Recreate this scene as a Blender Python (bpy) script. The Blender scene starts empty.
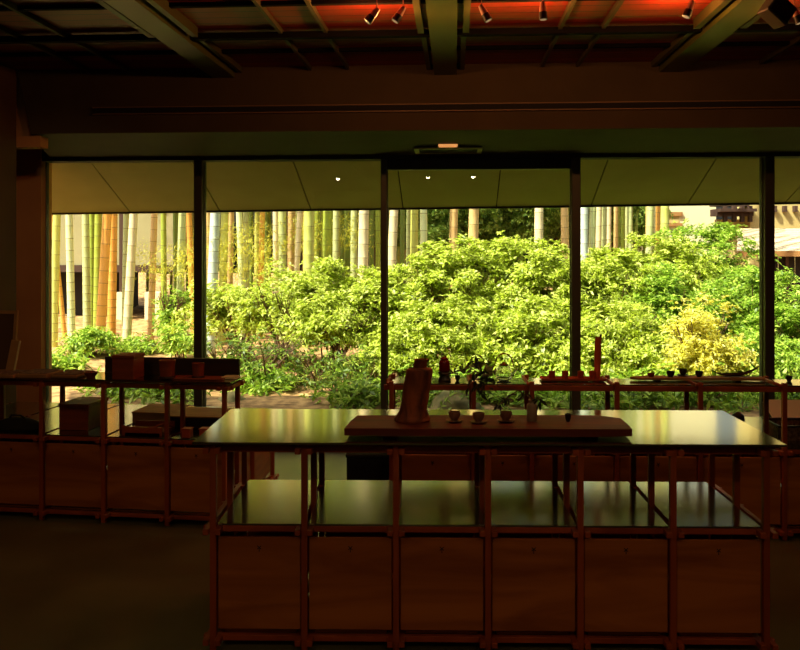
import bpy, bmesh, math, random
import numpy as np
from mathutils import Vector, Matrix
random.seed(7)
scn = bpy.context.scene
COL = scn.collection
F = 860.0
EYE = 1.67
PSI = math.atan(55 / F)
CP, SP = math.cos(PSI), math.sin(PSI)
HZ = 248.0
YW = 8.1

def P(px, D, z=0.0):
    """a point at camera distance D seen in picture column px, at height z"""
    xc = (px - 400) / F * D
    return Vector((xc * CP - D * SP, xc * SP + D * CP, z))
def PY(px, Y, z=0.0):
    t = (px - 400) / F
    return P(px, Y / (CP + t * SP), z)
def Z(py, D):
    return EYE - (py - HZ) * D / F

# ------------------------------------------------------------------ materials
def lin(c):
    c = c / 255.0
    return c / 12.92 if c <= 0.04045 else ((c + 0.055) / 1.055) ** 2.4
def rgb(r, g, b):
    return (lin(r), lin(g), lin(b), 1)
def new_mat(name):
    m = bpy.data.materials.new(name); m.use_nodes = True
    nt = m.node_tree
    return m, nt, nt.nodes['Principled BSDF']
def mat(name, c1, c2=None, rough=0.6, scale=6, stretch=(1, 1, 1), metal=0.0, bump=0.0, spec=0.5, detail=4, coat=0, ior=1.5, dist=0.0, space='Object'):
    m, nt, b = new_mat(name)
    b.inputs['Roughness'].default_value = rough
    b.inputs['Metallic'].default_value = metal
    b.inputs['Specular IOR Level'].default_value = spec
    b.inputs['IOR'].default_value = ior
    b.inputs['Coat Weight'].default_value = coat
    b.inputs['Base Color'].default_value = c1
    if c2 is not None or bump:
        tc = nt.nodes.new('ShaderNodeTexCoord')
        mp = nt.nodes.new('ShaderNodeMapping'); mp.inputs['Scale'].default_value = stretch
        nt.links.new(tc.outputs[space], mp.inputs['Vector'])
        nz = nt.nodes.new('ShaderNodeTexNoise')
        nz.inputs['Scale'].default_value = scale; nz.inputs['Detail'].default_value = detail
        nz.inputs['Distortion'].default_value = dist
        nt.links.new(mp.outputs[0], nz.inputs['Vector'])
        if c2 is not None:
            cr = nt.nodes.new('ShaderNodeValToRGB')
            cr.color_ramp.elements[0].position = 0.35; cr.color_ramp.elements[1].position = 0.65
            cr.color_ramp.elements[0].color = c1; cr.color_ramp.elements[1].color = c2
            nt.links.new(nz.outputs['Fac'], cr.inputs['Fac'])
            nt.links.new(cr.outputs['Color'], b.inputs['Base Color'])
        if bump:
            bp = nt.nodes.new('ShaderNodeBump'); bp.inputs['Strength'].default_value = bump
            bp.inputs['Distance'].default_value = 0.01
            nt.links.new(nz.outputs['Fac'], bp.inputs['Height'])
            nt.links.new(bp.outputs[0], b.inputs['Normal'])
    return m
def leafmat(name, c1, c2, c3, trans=0.45, rough=0.45):
    m, nt, b = new_mat(name)
    g = nt.nodes.new('ShaderNodeNewGeometry')
    cr = nt.nodes.new('ShaderNodeValToRGB')
    e = cr.color_ramp.elements
    e[0].color = c1; e[1].color = c3
    k = e.new(0.55); k.color = c2
    nt.links.new(g.outputs['Random Per Island'], cr.inputs['Fac'])
    b.inputs['Roughness'].default_value = rough
    nt.links.new(cr.outputs['Color'], b.inputs['Base Color'])
    t = nt.nodes.new('ShaderNodeBsdfTranslucent')
    nt.links.new(cr.outputs['Color'], t.inputs['Color'])
    mx = nt.nodes.new('ShaderNodeMixShader'); mx.inputs[0].default_value = trans
    nt.links.new(b.outputs[0], mx.inputs[1]); nt.links.new(t.outputs[0], mx.inputs[2])
    nt.links.new(mx.outputs[0], nt.nodes['Material Output'].inputs['Surface'])
    return m
def emis(name, c, s):
    m, nt, b = new_mat(name)
    b.inputs['Emission Color'].default_value = c; b.inputs['Emission Strength'].default_value = s
    b.inputs['Base Color'].default_value = c
    return m
def pane_mat():
    m = bpy.data.materials.new('window_glass'); m.use_nodes = True
    nt = m.node_tree; nt.nodes.clear()
    o = nt.nodes.new('ShaderNodeOutputMaterial')
    tr = nt.nodes.new('ShaderNodeBsdfTransparent'); tr.inputs[0].default_value = (0.93, 0.95, 0.90, 1)
    gl = nt.nodes.new('ShaderNodeBsdfGlossy'); gl.inputs['Roughness'].default_value = 0.0
    fr = nt.nodes.new('ShaderNodeFresnel'); fr.inputs[0].default_value = 1.5
    mx = nt.nodes.new('ShaderNodeMixShader')
    nt.links.new(fr.outputs[0], mx.inputs[0]); nt.links.new(tr.outputs[0], mx.inputs[1]); nt.links.new(gl.outputs[0], mx.inputs[2])
    nt.links.new(mx.outputs[0], o.inputs[0])
    return m
def planks(name, c1, c2, width, axis=1, rough=0.6, gap=(0.002, 0.001, 0.001, 1)):
    """boards: joints every `width` along axis, grain the other way"""
    m, nt, b = new_mat(name)
    tc = nt.nodes.new('ShaderNodeTexCoord'); sp = nt.nodes.new('ShaderNodeSeparateXYZ')
    nt.links.new(tc.outputs['Object'], sp.inputs[0])
    dv = nt.nodes.new('ShaderNodeMath'); dv.operation = 'DIVIDE'; dv.inputs[1].default_value = width
    nt.links.new(sp.outputs[axis], dv.inputs[0])
    fl = nt.nodes.new('ShaderNodeMath'); fl.operation = 'FLOOR'; nt.links.new(dv.outputs[0], fl.inputs[0])
    wn = nt.nodes.new('ShaderNodeTexWhiteNoise'); wn.noise_dimensions = '1D'; nt.links.new(fl.outputs[0], wn.inputs['W'])
    mp = nt.nodes.new('ShaderNodeMapping')
    sc = [1.2, 1.2, 1.2]; sc[axis] = 30; mp.inputs['Scale'].default_value = sc
    nt.links.new(tc.outputs['Object'], mp.inputs['Vector'])
    nz = nt.nodes.new('ShaderNodeTexNoise'); nz.inputs['Scale'].default_value = 2; nt.links.new(mp.outputs[0], nz.inputs['Vector'])
    ad = nt.nodes.new('ShaderNodeMath'); ad.operation = 'MULTIPLY_ADD'; ad.inputs[1].default_value = 0.5
    nt.links.new(nz.outputs['Fac'], ad.inputs[0])
    hf = nt.nodes.new('ShaderNodeMath'); hf.operation = 'MULTIPLY'; hf.inputs[1].default_value = 0.5
    nt.links.new(wn.outputs['Value'], hf.inputs[0]); nt.links.new(hf.outputs[0], ad.inputs[2])
    mx = nt.nodes.new('ShaderNodeMix'); mx.data_type = 'RGBA'
    mx.inputs['A'].default_value = c1; mx.inputs['B'].default_value = c2
    nt.links.new(ad.outputs[0], mx.inputs['Factor'])
    fc = nt.nodes.new('ShaderNodeMath'); fc.operation = 'FRACT'; nt.links.new(dv.outputs[0], fc.inputs[0])
    lt = nt.nodes.new('ShaderNodeMath'); lt.operation = 'LESS_THAN'; lt.inputs[1].default_value = 0.07
    nt.links.new(fc.outputs[0], lt.inputs[0])
    m2 = nt.nodes.new('ShaderNodeMix'); m2.data_type = 'RGBA'; m2.inputs['B'].default_value = gap
    nt.links.new(lt.outputs[0], m2.inputs['Factor']); nt.links.new(mx.outputs['Result'], m2.inputs['A'])
    nt.links.new(m2.outputs['Result'], b.inputs['Base Color'])
    b.inputs['Roughness'].default_value = rough
    return m

M = {}
M['stick'] = mat('red_cedar_stick', rgb(176, 78, 32), rgb(140, 58, 22), 0.45, 5, (1, 1, .15))
M['panel'] = mat('plywood_panel', rgb(188, 106, 42), rgb(146, 74, 26), 0.42, 2.2, (.55, 1, 3.5), dist=1.2, detail=6)
M['black_lacquer'] = mat('dark_polished_top', (0.62, 0.61, 0.44, 1), rough=0.11, metal=1.0)
M['shelf_black'] = mat('dark_polished_shelf', (0.36, 0.37, 0.30, 1), rough=0.16, metal=1.0)
M['notch'] = mat('dark_notch', rgb(40, 18, 8), rough=0.7)
M['slab'] = mat('slab_wood', rgb(118, 36, 10), rgb(70, 20, 7), 0.5, 2.0, (.6, 5, 3), bump=.2, dist=1.0)
M['slab_dark'] = mat('slab_foot', rgb(50, 22, 10), rough=.7)
M['bark'] = mat('brown_bark', rgb(170, 84, 40), rgb(58, 24, 12), 0.75, 9, (1, 1, .5), bump=.9, dist=1.5)
M['box_wood'] = mat('box_wood', rgb(150, 66, 30), rgb(120, 50, 20), 0.55, 5, (1, 1, 5))
M['pale_wood'] = mat('pale_wood', rgb(176, 130, 78), rgb(150, 106, 58), 0.6, 5, (1, 6, 1))
M['dark_wood'] = mat('dark_wood', rgb(52, 26, 14), rgb(36, 16, 8), 0.5, 5, (1, 6, 6))
M['orange_wood'] = mat('orange_wood', rgb(196, 78, 28), rgb(170, 62, 20), 0.5, 7, (1, 1, .3))
M['clay'] = mat('brown_clay', rgb(150, 104, 76), rgb(116, 76, 54), 0.5, 20)
M['black_clay'] = mat('black_clay', rgb(24, 18, 16), rough=0.4)
M['red_lacquer'] = mat('red_lacquer', rgb(110, 22, 14), rough=0.25)
M['red_clay'] = mat('red_clay', rgb(120, 40, 24), rough=0.5)
M['celadon'] = mat('pale_ceramic', rgb(168, 142, 112), rgb(142, 116, 88), 0.4, 14)
M['paper'] = mat('white_paper', rgb(225, 222, 214), rough=.8)
M['cloth'] = mat('pale_cloth', rgb(206, 200, 160), rough=.9)
M['black_cloth'] = mat('black_cloth', rgb(22, 16, 14), rough=.9, bump=.5, scale=20)
M['wicker'] = mat('wicker', rgb(140, 104, 80), rgb(70, 44, 34), .8, 60)
M['copper'] = mat('copper', rgb(190, 100, 50), rough=.3, metal=1)
M['glass'] = mat('clear_glass', (1, 1, 1, 1), rough=0.02); M['glass'].node_tree.nodes['Principled BSDF'].inputs['Transmission Weight'].default_value = 1
M['pane'] = pane_mat()
M['frame'] = mat('dark_window_frame', rgb(46, 46, 40), rough=.5)
M['mullion'] = mat('window_mullion', rgb(90, 94, 84), rough=.45, metal=.3)
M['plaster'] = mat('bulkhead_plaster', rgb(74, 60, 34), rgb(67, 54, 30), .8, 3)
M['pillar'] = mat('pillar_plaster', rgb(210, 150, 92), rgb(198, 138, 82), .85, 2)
M['wall_dark'] = mat('dark_brown_wall', rgb(92, 62, 36), rgb(80, 52, 30), .8, 2)
M['ceil'] = planks('red_ceiling_boards', rgb(168, 46, 14), rgb(84, 18, 7), .13, 1, .5)
M['beam'] = mat('olive_steel_beam', rgb(84, 88, 34), rough=.45)
M['beam_side'] = mat('beam_edge_strip', rgb(78, 76, 34), rough=.5)
M['batten'] = mat('ceiling_batten', rgb(74, 66, 34), rough=.6)
M['track'] = mat('black_track', rgb(9, 6, 5), rough=.8, spec=.1)
M['slot'] = mat('slot_black', rgb(8, 7, 6), rough=.8)
M['slot_rim'] = mat('slot_rim', rgb(120, 92, 64), rough=.5)
M['hatch'] = mat('hatch_frame', rgb(235, 232, 170), rough=.5)
M['lamp_black'] = mat('lamp_black', rgb(14, 12, 12), rough=.4)
M['lamp_pink'] = mat('lamp_body', rgb(205, 150, 128), rough=.45)
M['lens'] = emis('lamp_lens', (1, .62, .3, 1), .3); M['lens'].node_tree.nodes['Principled BSDF'].inputs['Base Color'].default_value = (.02, .015, .01, 1)
M['bulb'] = emis('downlight_bulb', (1, .86, .62, 1), 60)
M['warm_slot'] = emis('warm_slot_light', (1, .42, .12, 1), .8)
M['grey_box'] = mat('grey_box', rgb(96, 86, 72), rough=.6)
M['floor'] = mat('dark_stone_floor', rgb(104, 98, 66), rgb(74, 68, 42), .33, 1.3, bump=.05, detail=8)
M['curb'] = mat('curb', rgb(40, 38, 26), rough=.7)
M['soffit'] = mat('soffit_board', rgb(166, 164, 98), rgb(158, 156, 90), .8, 2.5)
M['soffit_gap'] = mat('soffit_gap', rgb(16, 16, 10), rough=.9)
M['eave'] = mat('eave_edge', rgb(40, 38, 26), rough=.7)
M['soil'] = mat('leaf_litter', rgb(196, 154, 100), rgb(104, 72, 38), .95, 7, bump=.6, detail=8)
M['stem'] = mat('shrub_stem', rgb(96, 70, 44), rough=.8)
M['rock'] = mat('mossy_rock', rgb(150, 134, 84), rgb(86, 84, 40), .9, 6, bump=.8)
M['leaf_az'] = leafmat('azalea_leaves', rgb(112, 128, 30), rgb(190, 208, 60), rgb(240, 244, 140))
M['leaf_yel'] = leafmat('yellow_leaves', rgb(196, 190, 60), rgb(236, 228, 96), rgb(250, 244, 160))
M['leaf_grn'] = leafmat('fresh_green_leaves', rgb(96, 132, 34), rgb(156, 190, 56), rgb(208, 226, 104))
M['leaf_dk'] = leafmat('shade_dark_leaves', rgb(66, 98, 30), rgb(114, 142, 44), rgb(166, 184, 74))  # darker leaf colour, puts shade into the sparse low shrubs
M['leaf_tree'] = leafmat('far_tree_leaves', rgb(80, 112, 40), rgb(132, 160, 62), rgb(186, 200, 100))
M['leaf_bam'] = leafmat('bamboo_leaves', rgb(160, 164, 34), rgb(212, 206, 60), rgb(244, 236, 120), .5)
M['leaf_in'] = leafmat('vase_branch_leaves', rgb(24, 32, 14), rgb(30, 40, 16), rgb(40, 50, 20), .15)
M['house_wall'] = mat('grey_render', rgb(168, 160, 122), rgb(158, 150, 112), .9, 1.5)
M['house_dark'] = mat('house_timber', rgb(72, 48, 36), rough=.8)
M['house_void'] = mat('dark_boarding_and_void', rgb(34, 26, 20), rough=.9)
M['cream_wall'] = mat('cream_render', rgb(232, 222, 186), rough=.9)
M['tan_wall'] = mat('tan_render', rgb(204, 184, 124), rgb(194, 172, 112), .9, 1.2)
M['shingle'] = planks('pale_shingles', rgb(226, 206, 172), rgb(168, 140, 108), .16, 1, .8, rgb(110, 84, 60))

def bamboo_mat(name, c, c2=None):
    m, nt, b = new_mat(name)
    b.inputs['Roughness'].default_value = .38
    tc = nt.nodes.new('ShaderNodeTexCoord')
    mp = nt.nodes.new('ShaderNodeMapping'); mp.inputs['Scale'].default_value = (8, 8, .8)
    nz = nt.nodes.new('ShaderNodeTexNoise'); nz.inputs['Scale'].default_value = 2.2; nz.inputs['Detail'].default_value = 3
    nt.links.new(tc.outputs['Object'], mp.inputs[0]); nt.links.new(mp.outputs[0], nz.inputs['Vector'])
    mx = nt.nodes.new('ShaderNodeMix'); mx.data_type = 'RGBA'
    mx.inputs['A'].default_value = c
    mx.inputs['B'].default_value = c2 or tuple([v * .8 for v in c[:3]] + [1])
    nt.links.new(nz.outputs['Fac'], mx.inputs['Factor']); nt.links.new(mx.outputs['Result'], b.inputs['Base Color'])
    return m
BAM = {
    'pale lime': bamboo_mat('culm_pale_lime', rgb(236, 238, 178)),
    'yellow green': bamboo_mat('culm_yellow_green', rgb(206, 206, 110)),
    'green': bamboo_mat('culm_green', rgb(164, 178, 70)),
    'dark green': bamboo_mat('culm_dark_green', rgb(120, 138, 60)),
    'orange': bamboo_mat('culm_orange', rgb(236, 172, 84)),
    'tan': bamboo_mat('culm_tan', rgb(222, 184, 124)),
    'cream': bamboo_mat('culm_cream', rgb(236, 214, 172)),
    'grey green': bamboo_mat('culm_grey_green', rgb(196, 202, 142)),
    'bluish white': bamboo_mat('culm_bluish_white', rgb(206, 216, 206)),
}
M['node'] = mat('culm_node', rgb(116, 102, 58), rough=.6)

# ------------------------------------------------------------------ helpers
def props(o, label=None, cat=None, group=None, kind=None):
    if label: o['label'] = label
    if cat: o['category'] = cat
    if group: o['group'] = group
    if kind: o['kind'] = kind
    return o
def thing(name, label, cat, loc=(0, 0, 0), rz=0, group=None, rx=0, ry=0):
    o = bpy.data.objects.new(name, None); COL.objects.link(o)
    o.empty_display_size = .1
    o.location = loc; o.rotation_euler = (rx, ry, rz)
    return props(o, label, cat, group)
class MB:
    def __init__(s): s.bm = bmesh.new()
    def box(s, x0, x1, y0, y1, z0, z1, bev=0.0, rot=None, pivot=None):
        r = bmesh.ops.create_cube(s.bm, size=1)
        vs = r['verts']
        for v in vs:
            v.co = Vector(((x0 + x1) / 2 + v.co.x * (x1 - x0), (y0 + y1) / 2 + v.co.y * (y1 - y0), (z0 + z1) / 2 + v.co.z * (z1 - z0)))
        if bev:
            es = list({e for v in vs for e in v.link_edges})
            r2 = bmesh.ops.bevel(s.bm, geom=es, offset=bev, segments=1, affect='EDGES')
            vs = list({v for f in r2['faces'] for v in f.verts} | {v for v in vs if v.is_valid})
        if rot is not None:
            bmesh.ops.rotate(s.bm, verts=vs, cent=pivot or Vector(((x0 + x1) / 2, (y0 + y1) / 2, (z0 + z1) / 2)), matrix=rot)
        return s
    def lathe(s, prof, n=20, c=(0, 0, 0), shear=(0, 0), squash=1.0, jit=0.0, seed=1):
        rnd = random.Random(seed)
        rings = []
        for r, z in prof:
            ring = []
            for k in range(n):
                a = 2 * math.pi * k / n
                rr = max(r, 1e-4) * (1 + (rnd.random() - .5) * jit)
                ring.append(s.bm.verts.new((c[0] + rr * math.cos(a) + shear[0] * z, c[1] + rr * math.sin(a) * squash + shear[1] * z, c[2] + z)))
            rings.append(ring)
        for a, b in zip(rings, rings[1:]):
            for k in range(n):
                s.bm.faces.new((a[k], a[(k + 1) % n], b[(k + 1) % n], b[k]))
        if prof[0][0] > 1e-3: s.bm.faces.new(list(reversed(rings[0])))
        if prof[-1][0] > 1e-3: s.bm.faces.new(rings[-1])
        return s
    def tube(s, pts, rad, n=8, cap=True):
        pts = [Vector(p) for p in pts]
        if not isinstance(rad, (list, tuple)): rad = [rad] * len(pts)
        rings = []
        up = Vector((0.13, .2, 1)).normalized()
        for i, p in enumerate(pts):
            d = (pts[min(i + 1, len(pts) - 1)] - pts[max(i - 1, 0)]).normalized()
            u = d.cross(up)
            if u.length < .1: u = d.cross(Vector((1, 0, 0)))
            u.normalize(); w = d.cross(u)
            rings.append([s.bm.verts.new(p + (u * math.cos(2 * math.pi * k / n) + w * math.sin(2 * math.pi * k / n)) * rad[i]) for k in range(n)])
        for a, b in zip(rings, rings[1:]):
            for k in range(n):
                s.bm.faces.new((a[k], a[(k + 1) % n], b[(k + 1) % n], b[k]))
        if cap:
            s.bm.faces.new(list(reversed(rings[0]))); s.bm.faces.new(rings[-1])
        return s
    def poly(s, pts, z0, z1, bev=0):
        lo = [s.bm.verts.new((x, y, z0)) for x, y in pts]; hi = [s.bm.verts.new((x, y, z1)) for x, y in pts]
        n = len(pts)
        fs = [s.bm.faces.new(list(reversed(lo))), s.bm.faces.new(hi)]
        for k in range(n): fs.append(s.bm.faces.new((lo[k], lo[(k + 1) % n], hi[(k + 1) % n], hi[k])))
        if bev: bmesh.ops.bevel(s.bm, geom=list({e for f in fs for e in f.edges}), offset=bev, segments=1, affect='EDGES')
        return s
    def face(s, pts):
        s.bm.faces.new([s.bm.verts.new(p) for p in pts]); return s
    def build(s, name, m, parent=None, smooth=False, loc=None):
        bmesh.ops.recalc_face_normals(s.bm, faces=s.bm.faces)
        me = bpy.data.meshes.new(name); s.bm.to_mesh(me); s.bm.free()
        if smooth:
            for f in me.polygons: f.use_smooth = True
            me.set_sharp_from_angle(angle=math.radians(40))
        me.materials.append(m)
        o = bpy.data.objects.new(name, me); COL.objects.link(o)
        if parent: o.parent = parent
        if loc is not None: o.location = loc
        return o
def structure(name, mb, m):
    return props(mb.build(name, m), kind='structure')
def copy_tree(o, parent=None):
    c = o.copy(); COL.objects.link(c)
    if parent: c.parent = parent
    for ch in [x for x in bpy.data.objects if x.parent == o]:
        copy_tree(ch, c)
    return c
def relabel(o, label, group=None):
    o['label'] = label
    if group: o['group'] = group
    return o

# ------------------------------------------------------------------ camera
cam = bpy.data.cameras.new('camera'); co = bpy.data.objects.new('camera', cam); COL.objects.link(co)
co.location = (0, 0, EYE); co.rotation_euler = (math.pi / 2, 0, PSI)
cam.sensor_width = 36; cam.lens = 36 * F / 800; cam.shift_y = -(325 - HZ) / 800
cam.clip_end = 200
scn.camera = co

# ------------------------------------------------------------------ room shell
XL, XR, YB = -3.56, 6.5, -5.5
ZC = 3.12
structure('floor', MB().box(-6, XR + .2, YB - .2, 8.2, -.2, 0), M['floor'])
structure('ceiling', MB().box(-6, XR + .2, YB - .2, 8.2, ZC, ZC + .35), M['ceil'])
structure('wall_left', MB().box(XL - .25, XL, YB - .2, 6.78, 0, ZC), M['wall_dark'])
structure('wall_right', MB().box(XR, XR + .2, YB - .2, 8.2, 0, ZC), M['wall_dark'])
structure('wall_back', MB().box(XL - .2, XR + .2, YB - .2, YB, 0, ZC), M['wall_dark'])
# window wall: plaster pillar at the left
pl = PY(47, YW).x
structure('wall_window', MB().box(-6, pl, YW - .12, YW + .1, 0, ZC), M['pillar'])
structure('wall_alcove', MB().box(-6, -5.8, 6.5, YW, 0, ZC), M['wall_dark'])
structure('wall_corner', MB().box(-6, XL - .25, 6.5, 6.6, 0, ZC), M['wall_dark'])
# bulkhead over the window with slanting underside
mb = MB()
BK = [(6.8, ZC), (6.8, 2.60), (YW - .12, 2.535), (YW - .12, ZC)]
xa = [XL, XL + .11, XL - .3, XL - .3]
L = [mb.bm.verts.new((xa[i], y, z)) for i, (y, z) in enumerate(BK)]
R_ = [mb.bm.verts.new((XR, y, z)) for y, z in BK]
mb.bm.faces.new(L); mb.bm.faces.new(R_)
for k in range(4): mb.bm.faces.new((L[k], L[(k + 1) % 4], R_[(k + 1) % 4], R_[k]))
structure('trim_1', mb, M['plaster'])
structure('trim_60', MB().box(XL - .2, XL + .16, 6.86, 7.0, 2.50, ZC), M['pillar'])
# fine joints of the bulkhead cladding are in trim_2: the black slot of the air outlet
sx0 = PY(95, 6.8).x
structure('trim_2', MB().box(sx0, XR, 6.775, 6.8, 2.755, 2.80), M['slot'])
structure('trim_3', MB().box(sx0 - .01, XR, 6.77, 6.8, 2.80, 2.808).box(sx0 - .01, XR, 6.77, 6.8, 2.747, 2.755), M['slot_rim'])
structure('trim_4', MB().box(-5.8, XR, 7.15, YW - .1, 0, .1), M['curb'])
# window: head, mullions, panes
mull = [PY(200.5, YW).x, PY(384.5, YW).x, PY(575, YW).x, PY(766.5, YW).x]
sp_ = mull[3] - mull[2]
mull.append(mull[3] + sp_); mull.append(mull[4] + sp_)
edges = [pl] + mull
wmul = [.078, .055, .08, .085, .08, .08]
structure('trim_5', MB().box(pl, XR, YW - .10, YW + .08, 2.50, 2.80), M['frame'])
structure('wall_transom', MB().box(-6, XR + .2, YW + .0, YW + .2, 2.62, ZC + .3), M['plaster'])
for i, x in enumerate(mull):
    structure('trim_%d' % (6 + i), MB().box(x - wmul[i] / 2, x + wmul[i] / 2, YW - .09, YW + .07, 0, 2.52, .004), M['mullion'])
for i in range(len(edges) - 1):
    a = edges[i] + (wmul[i - 1] / 2 if i else 0); b = edges[i + 1] - wmul[i] / 2
    w = bpy.data.objects.new('window_%d' % (i + 1), None); COL.objects.link(w); w.location = ((a + b) / 2, YW, 0); w['kind'] = 'structure'
    h = (b - a) / 2
    top = 2.50
    if i == 2: top = Z(170, YW)
    f = MB().box(-h, h, -.03, .03, 0, .06)
    f.box(-h, -h + .006, -.03, .03, .06, 2.52).box(h - .006, h, -.03, .03, .06, 2.52)
    f.box(-h, h, -.05, .05, top, 2.53)
    f.build('window_frame', M['frame'], w)
    MB().box(-h + .006, h - .006, -.004, .004, .06, top).build('pane', M['pane'], w)
# ceiling beams
def beam(x, n):
    structure('trim_%d' % n, MB().box(x - .088, x + .088, YB, 6.79, 3.035, ZC), M['beam'])
    structure('trim_%d' % (n + 1), MB().box(x - .165, x - .125, YB, 5.55, 3.055, ZC).box(x + .125, x + .165, YB, 5.55, 3.055, ZC)
              .box(x - .15, x - .115, 5.68, 6.79, 3.075, ZC).box(x + .115, x + .15, 5.68, 6.79, 3.075, ZC), M['beam_side'])
beams = [-1.85, -.075, 1.67, 3.42]
for i, x in enumerate(beams): beam(x, 20 + 2 * i)
structure('trim_30', MB().box(XL, XR, 5.62, 5.68, 3.06, 3.10), M['track'])
k = 31
for bx in (-2.95, -2.62, -1.15, -.85, .68, .957, 2.35, 2.65):
    structure('trim_%d' % k, MB().box(bx - .012, bx + .012, 2.5, 6.79, 3.085, ZC), M['batten']); k += 1
for y in (5.0, 6.2):
    structure('trim_%d' % k, MB().box(XL, XR, y - .02, y + .02, 3.095, ZC), M['track']); k += 1
# hatch on the bulkhead underside and the warm slot beside it
def under(y): return 2.60 - (y - 6.8) * .065 / 1.18
hx = PY(448, 7.5).x
t = thing('ceiling_hatch', 'pale framed rectangular hatch under the bulkhead above the middle window', 'hatch', (hx, 7.72, under(7.72) - .002))
MB().box(-.3, .3, -.2, -.17, -.012, .0).box(-.3, .3, .17, .2, -.012, 0).box(-.3, -.26, -.17, .17, -.012, 0).box(.26, .3, -.17, .17, -.012, 0).build('hatch_frame', M['hatch'], t)
MB().box(-.26, .26, -.17, .17, -.004, 0).build('hatch_panel', M['slot'], t)
t = thing('slot_light', 'small warm orange slot light in front of the hatch above middle window', 'light', (PY(448, 7.42).x, 7.42, under(7.42)))
MB().box(-.09, .09, -.02, .02, -.022, -.002).build('lamp_housing', M['lamp_black'], t)
MB().box(-.082, .082, -.03, -.02, -.02, -.004).box(-.08, .08, -.02, .02, -.026, -.022).build('diffuser', M['warm_slot'], t)

# soffit outside
SOF0, SOF1 = YW + .08, YW + 1.15
zs0 = 2.535; ts = .425
def zs(y, x=0): return zs0 - (y - SOF0) * ts + ((y - SOF0) / 1.07) * (.0113 * x + .028)
mb = MB()
for j in range(-5, 8):
    a = -.56 + j * 1.003 + .006; b = a + 1.003 - .012
    vs = []
    for (x, y, dz) in ((a, SOF0, 0), (b, SOF0, 0), (b, SOF1, 0), (a, SOF1, 0), (a, SOF0, .02), (b, SOF0, .02), (b, SOF1, .02), (a, SOF1, .02)):
        vs.append(mb.bm.verts.new((x, y, zs(y, x) + dz)))
    for q in ((0, 1, 2, 3), (7, 6, 5, 4), (0, 4, 5, 1), (1, 5, 6, 2), (2, 6, 7, 3), (3, 7, 4, 0)): mb.bm.faces.new([vs[i] for i in q])
structure('trim_50', mb, M['soffit'])
mb = MB()
vs = [mb.bm.verts.new(p) for p in ((-6, SOF0, zs(SOF0) + .021), (8, SOF0, zs(SOF0) + .021), (8, SOF1, zs(SOF1, 8) + .021), (-6, SOF1, zs(SOF1, -6) + .021),
                                   (-6, SOF0, zs(SOF0) + .6), (8, SOF0, zs(SOF0) + .6), (8, SOF1, zs(SOF1) + .13), (-6, SOF1, zs(SOF1) + .13))]
for q in ((0, 1, 2, 3), (7, 6, 5, 4), (0, 4, 5, 1), (1, 5, 6, 2), (2, 6, 7, 3), (3, 7, 4, 0)): mb.bm.faces.new([vs[i] for i in q])
structure('trim_51', mb, M['soffit_gap'])
structure('trim_52', MB().box(-6, 8, SOF1, SOF1 + .03, zs(SOF1) - .02, zs(SOF1) + .14, rot=Matrix.Rotation(-math.atan(.0113), 3, 'Y'), pivot=Vector((0, SOF1, zs(SOF1)))), M['eave'])
structure('roof', MB().box(-6.2, 8, YB - .4, 8.0, ZC + .36, ZC + .6), M['eave'])

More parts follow.
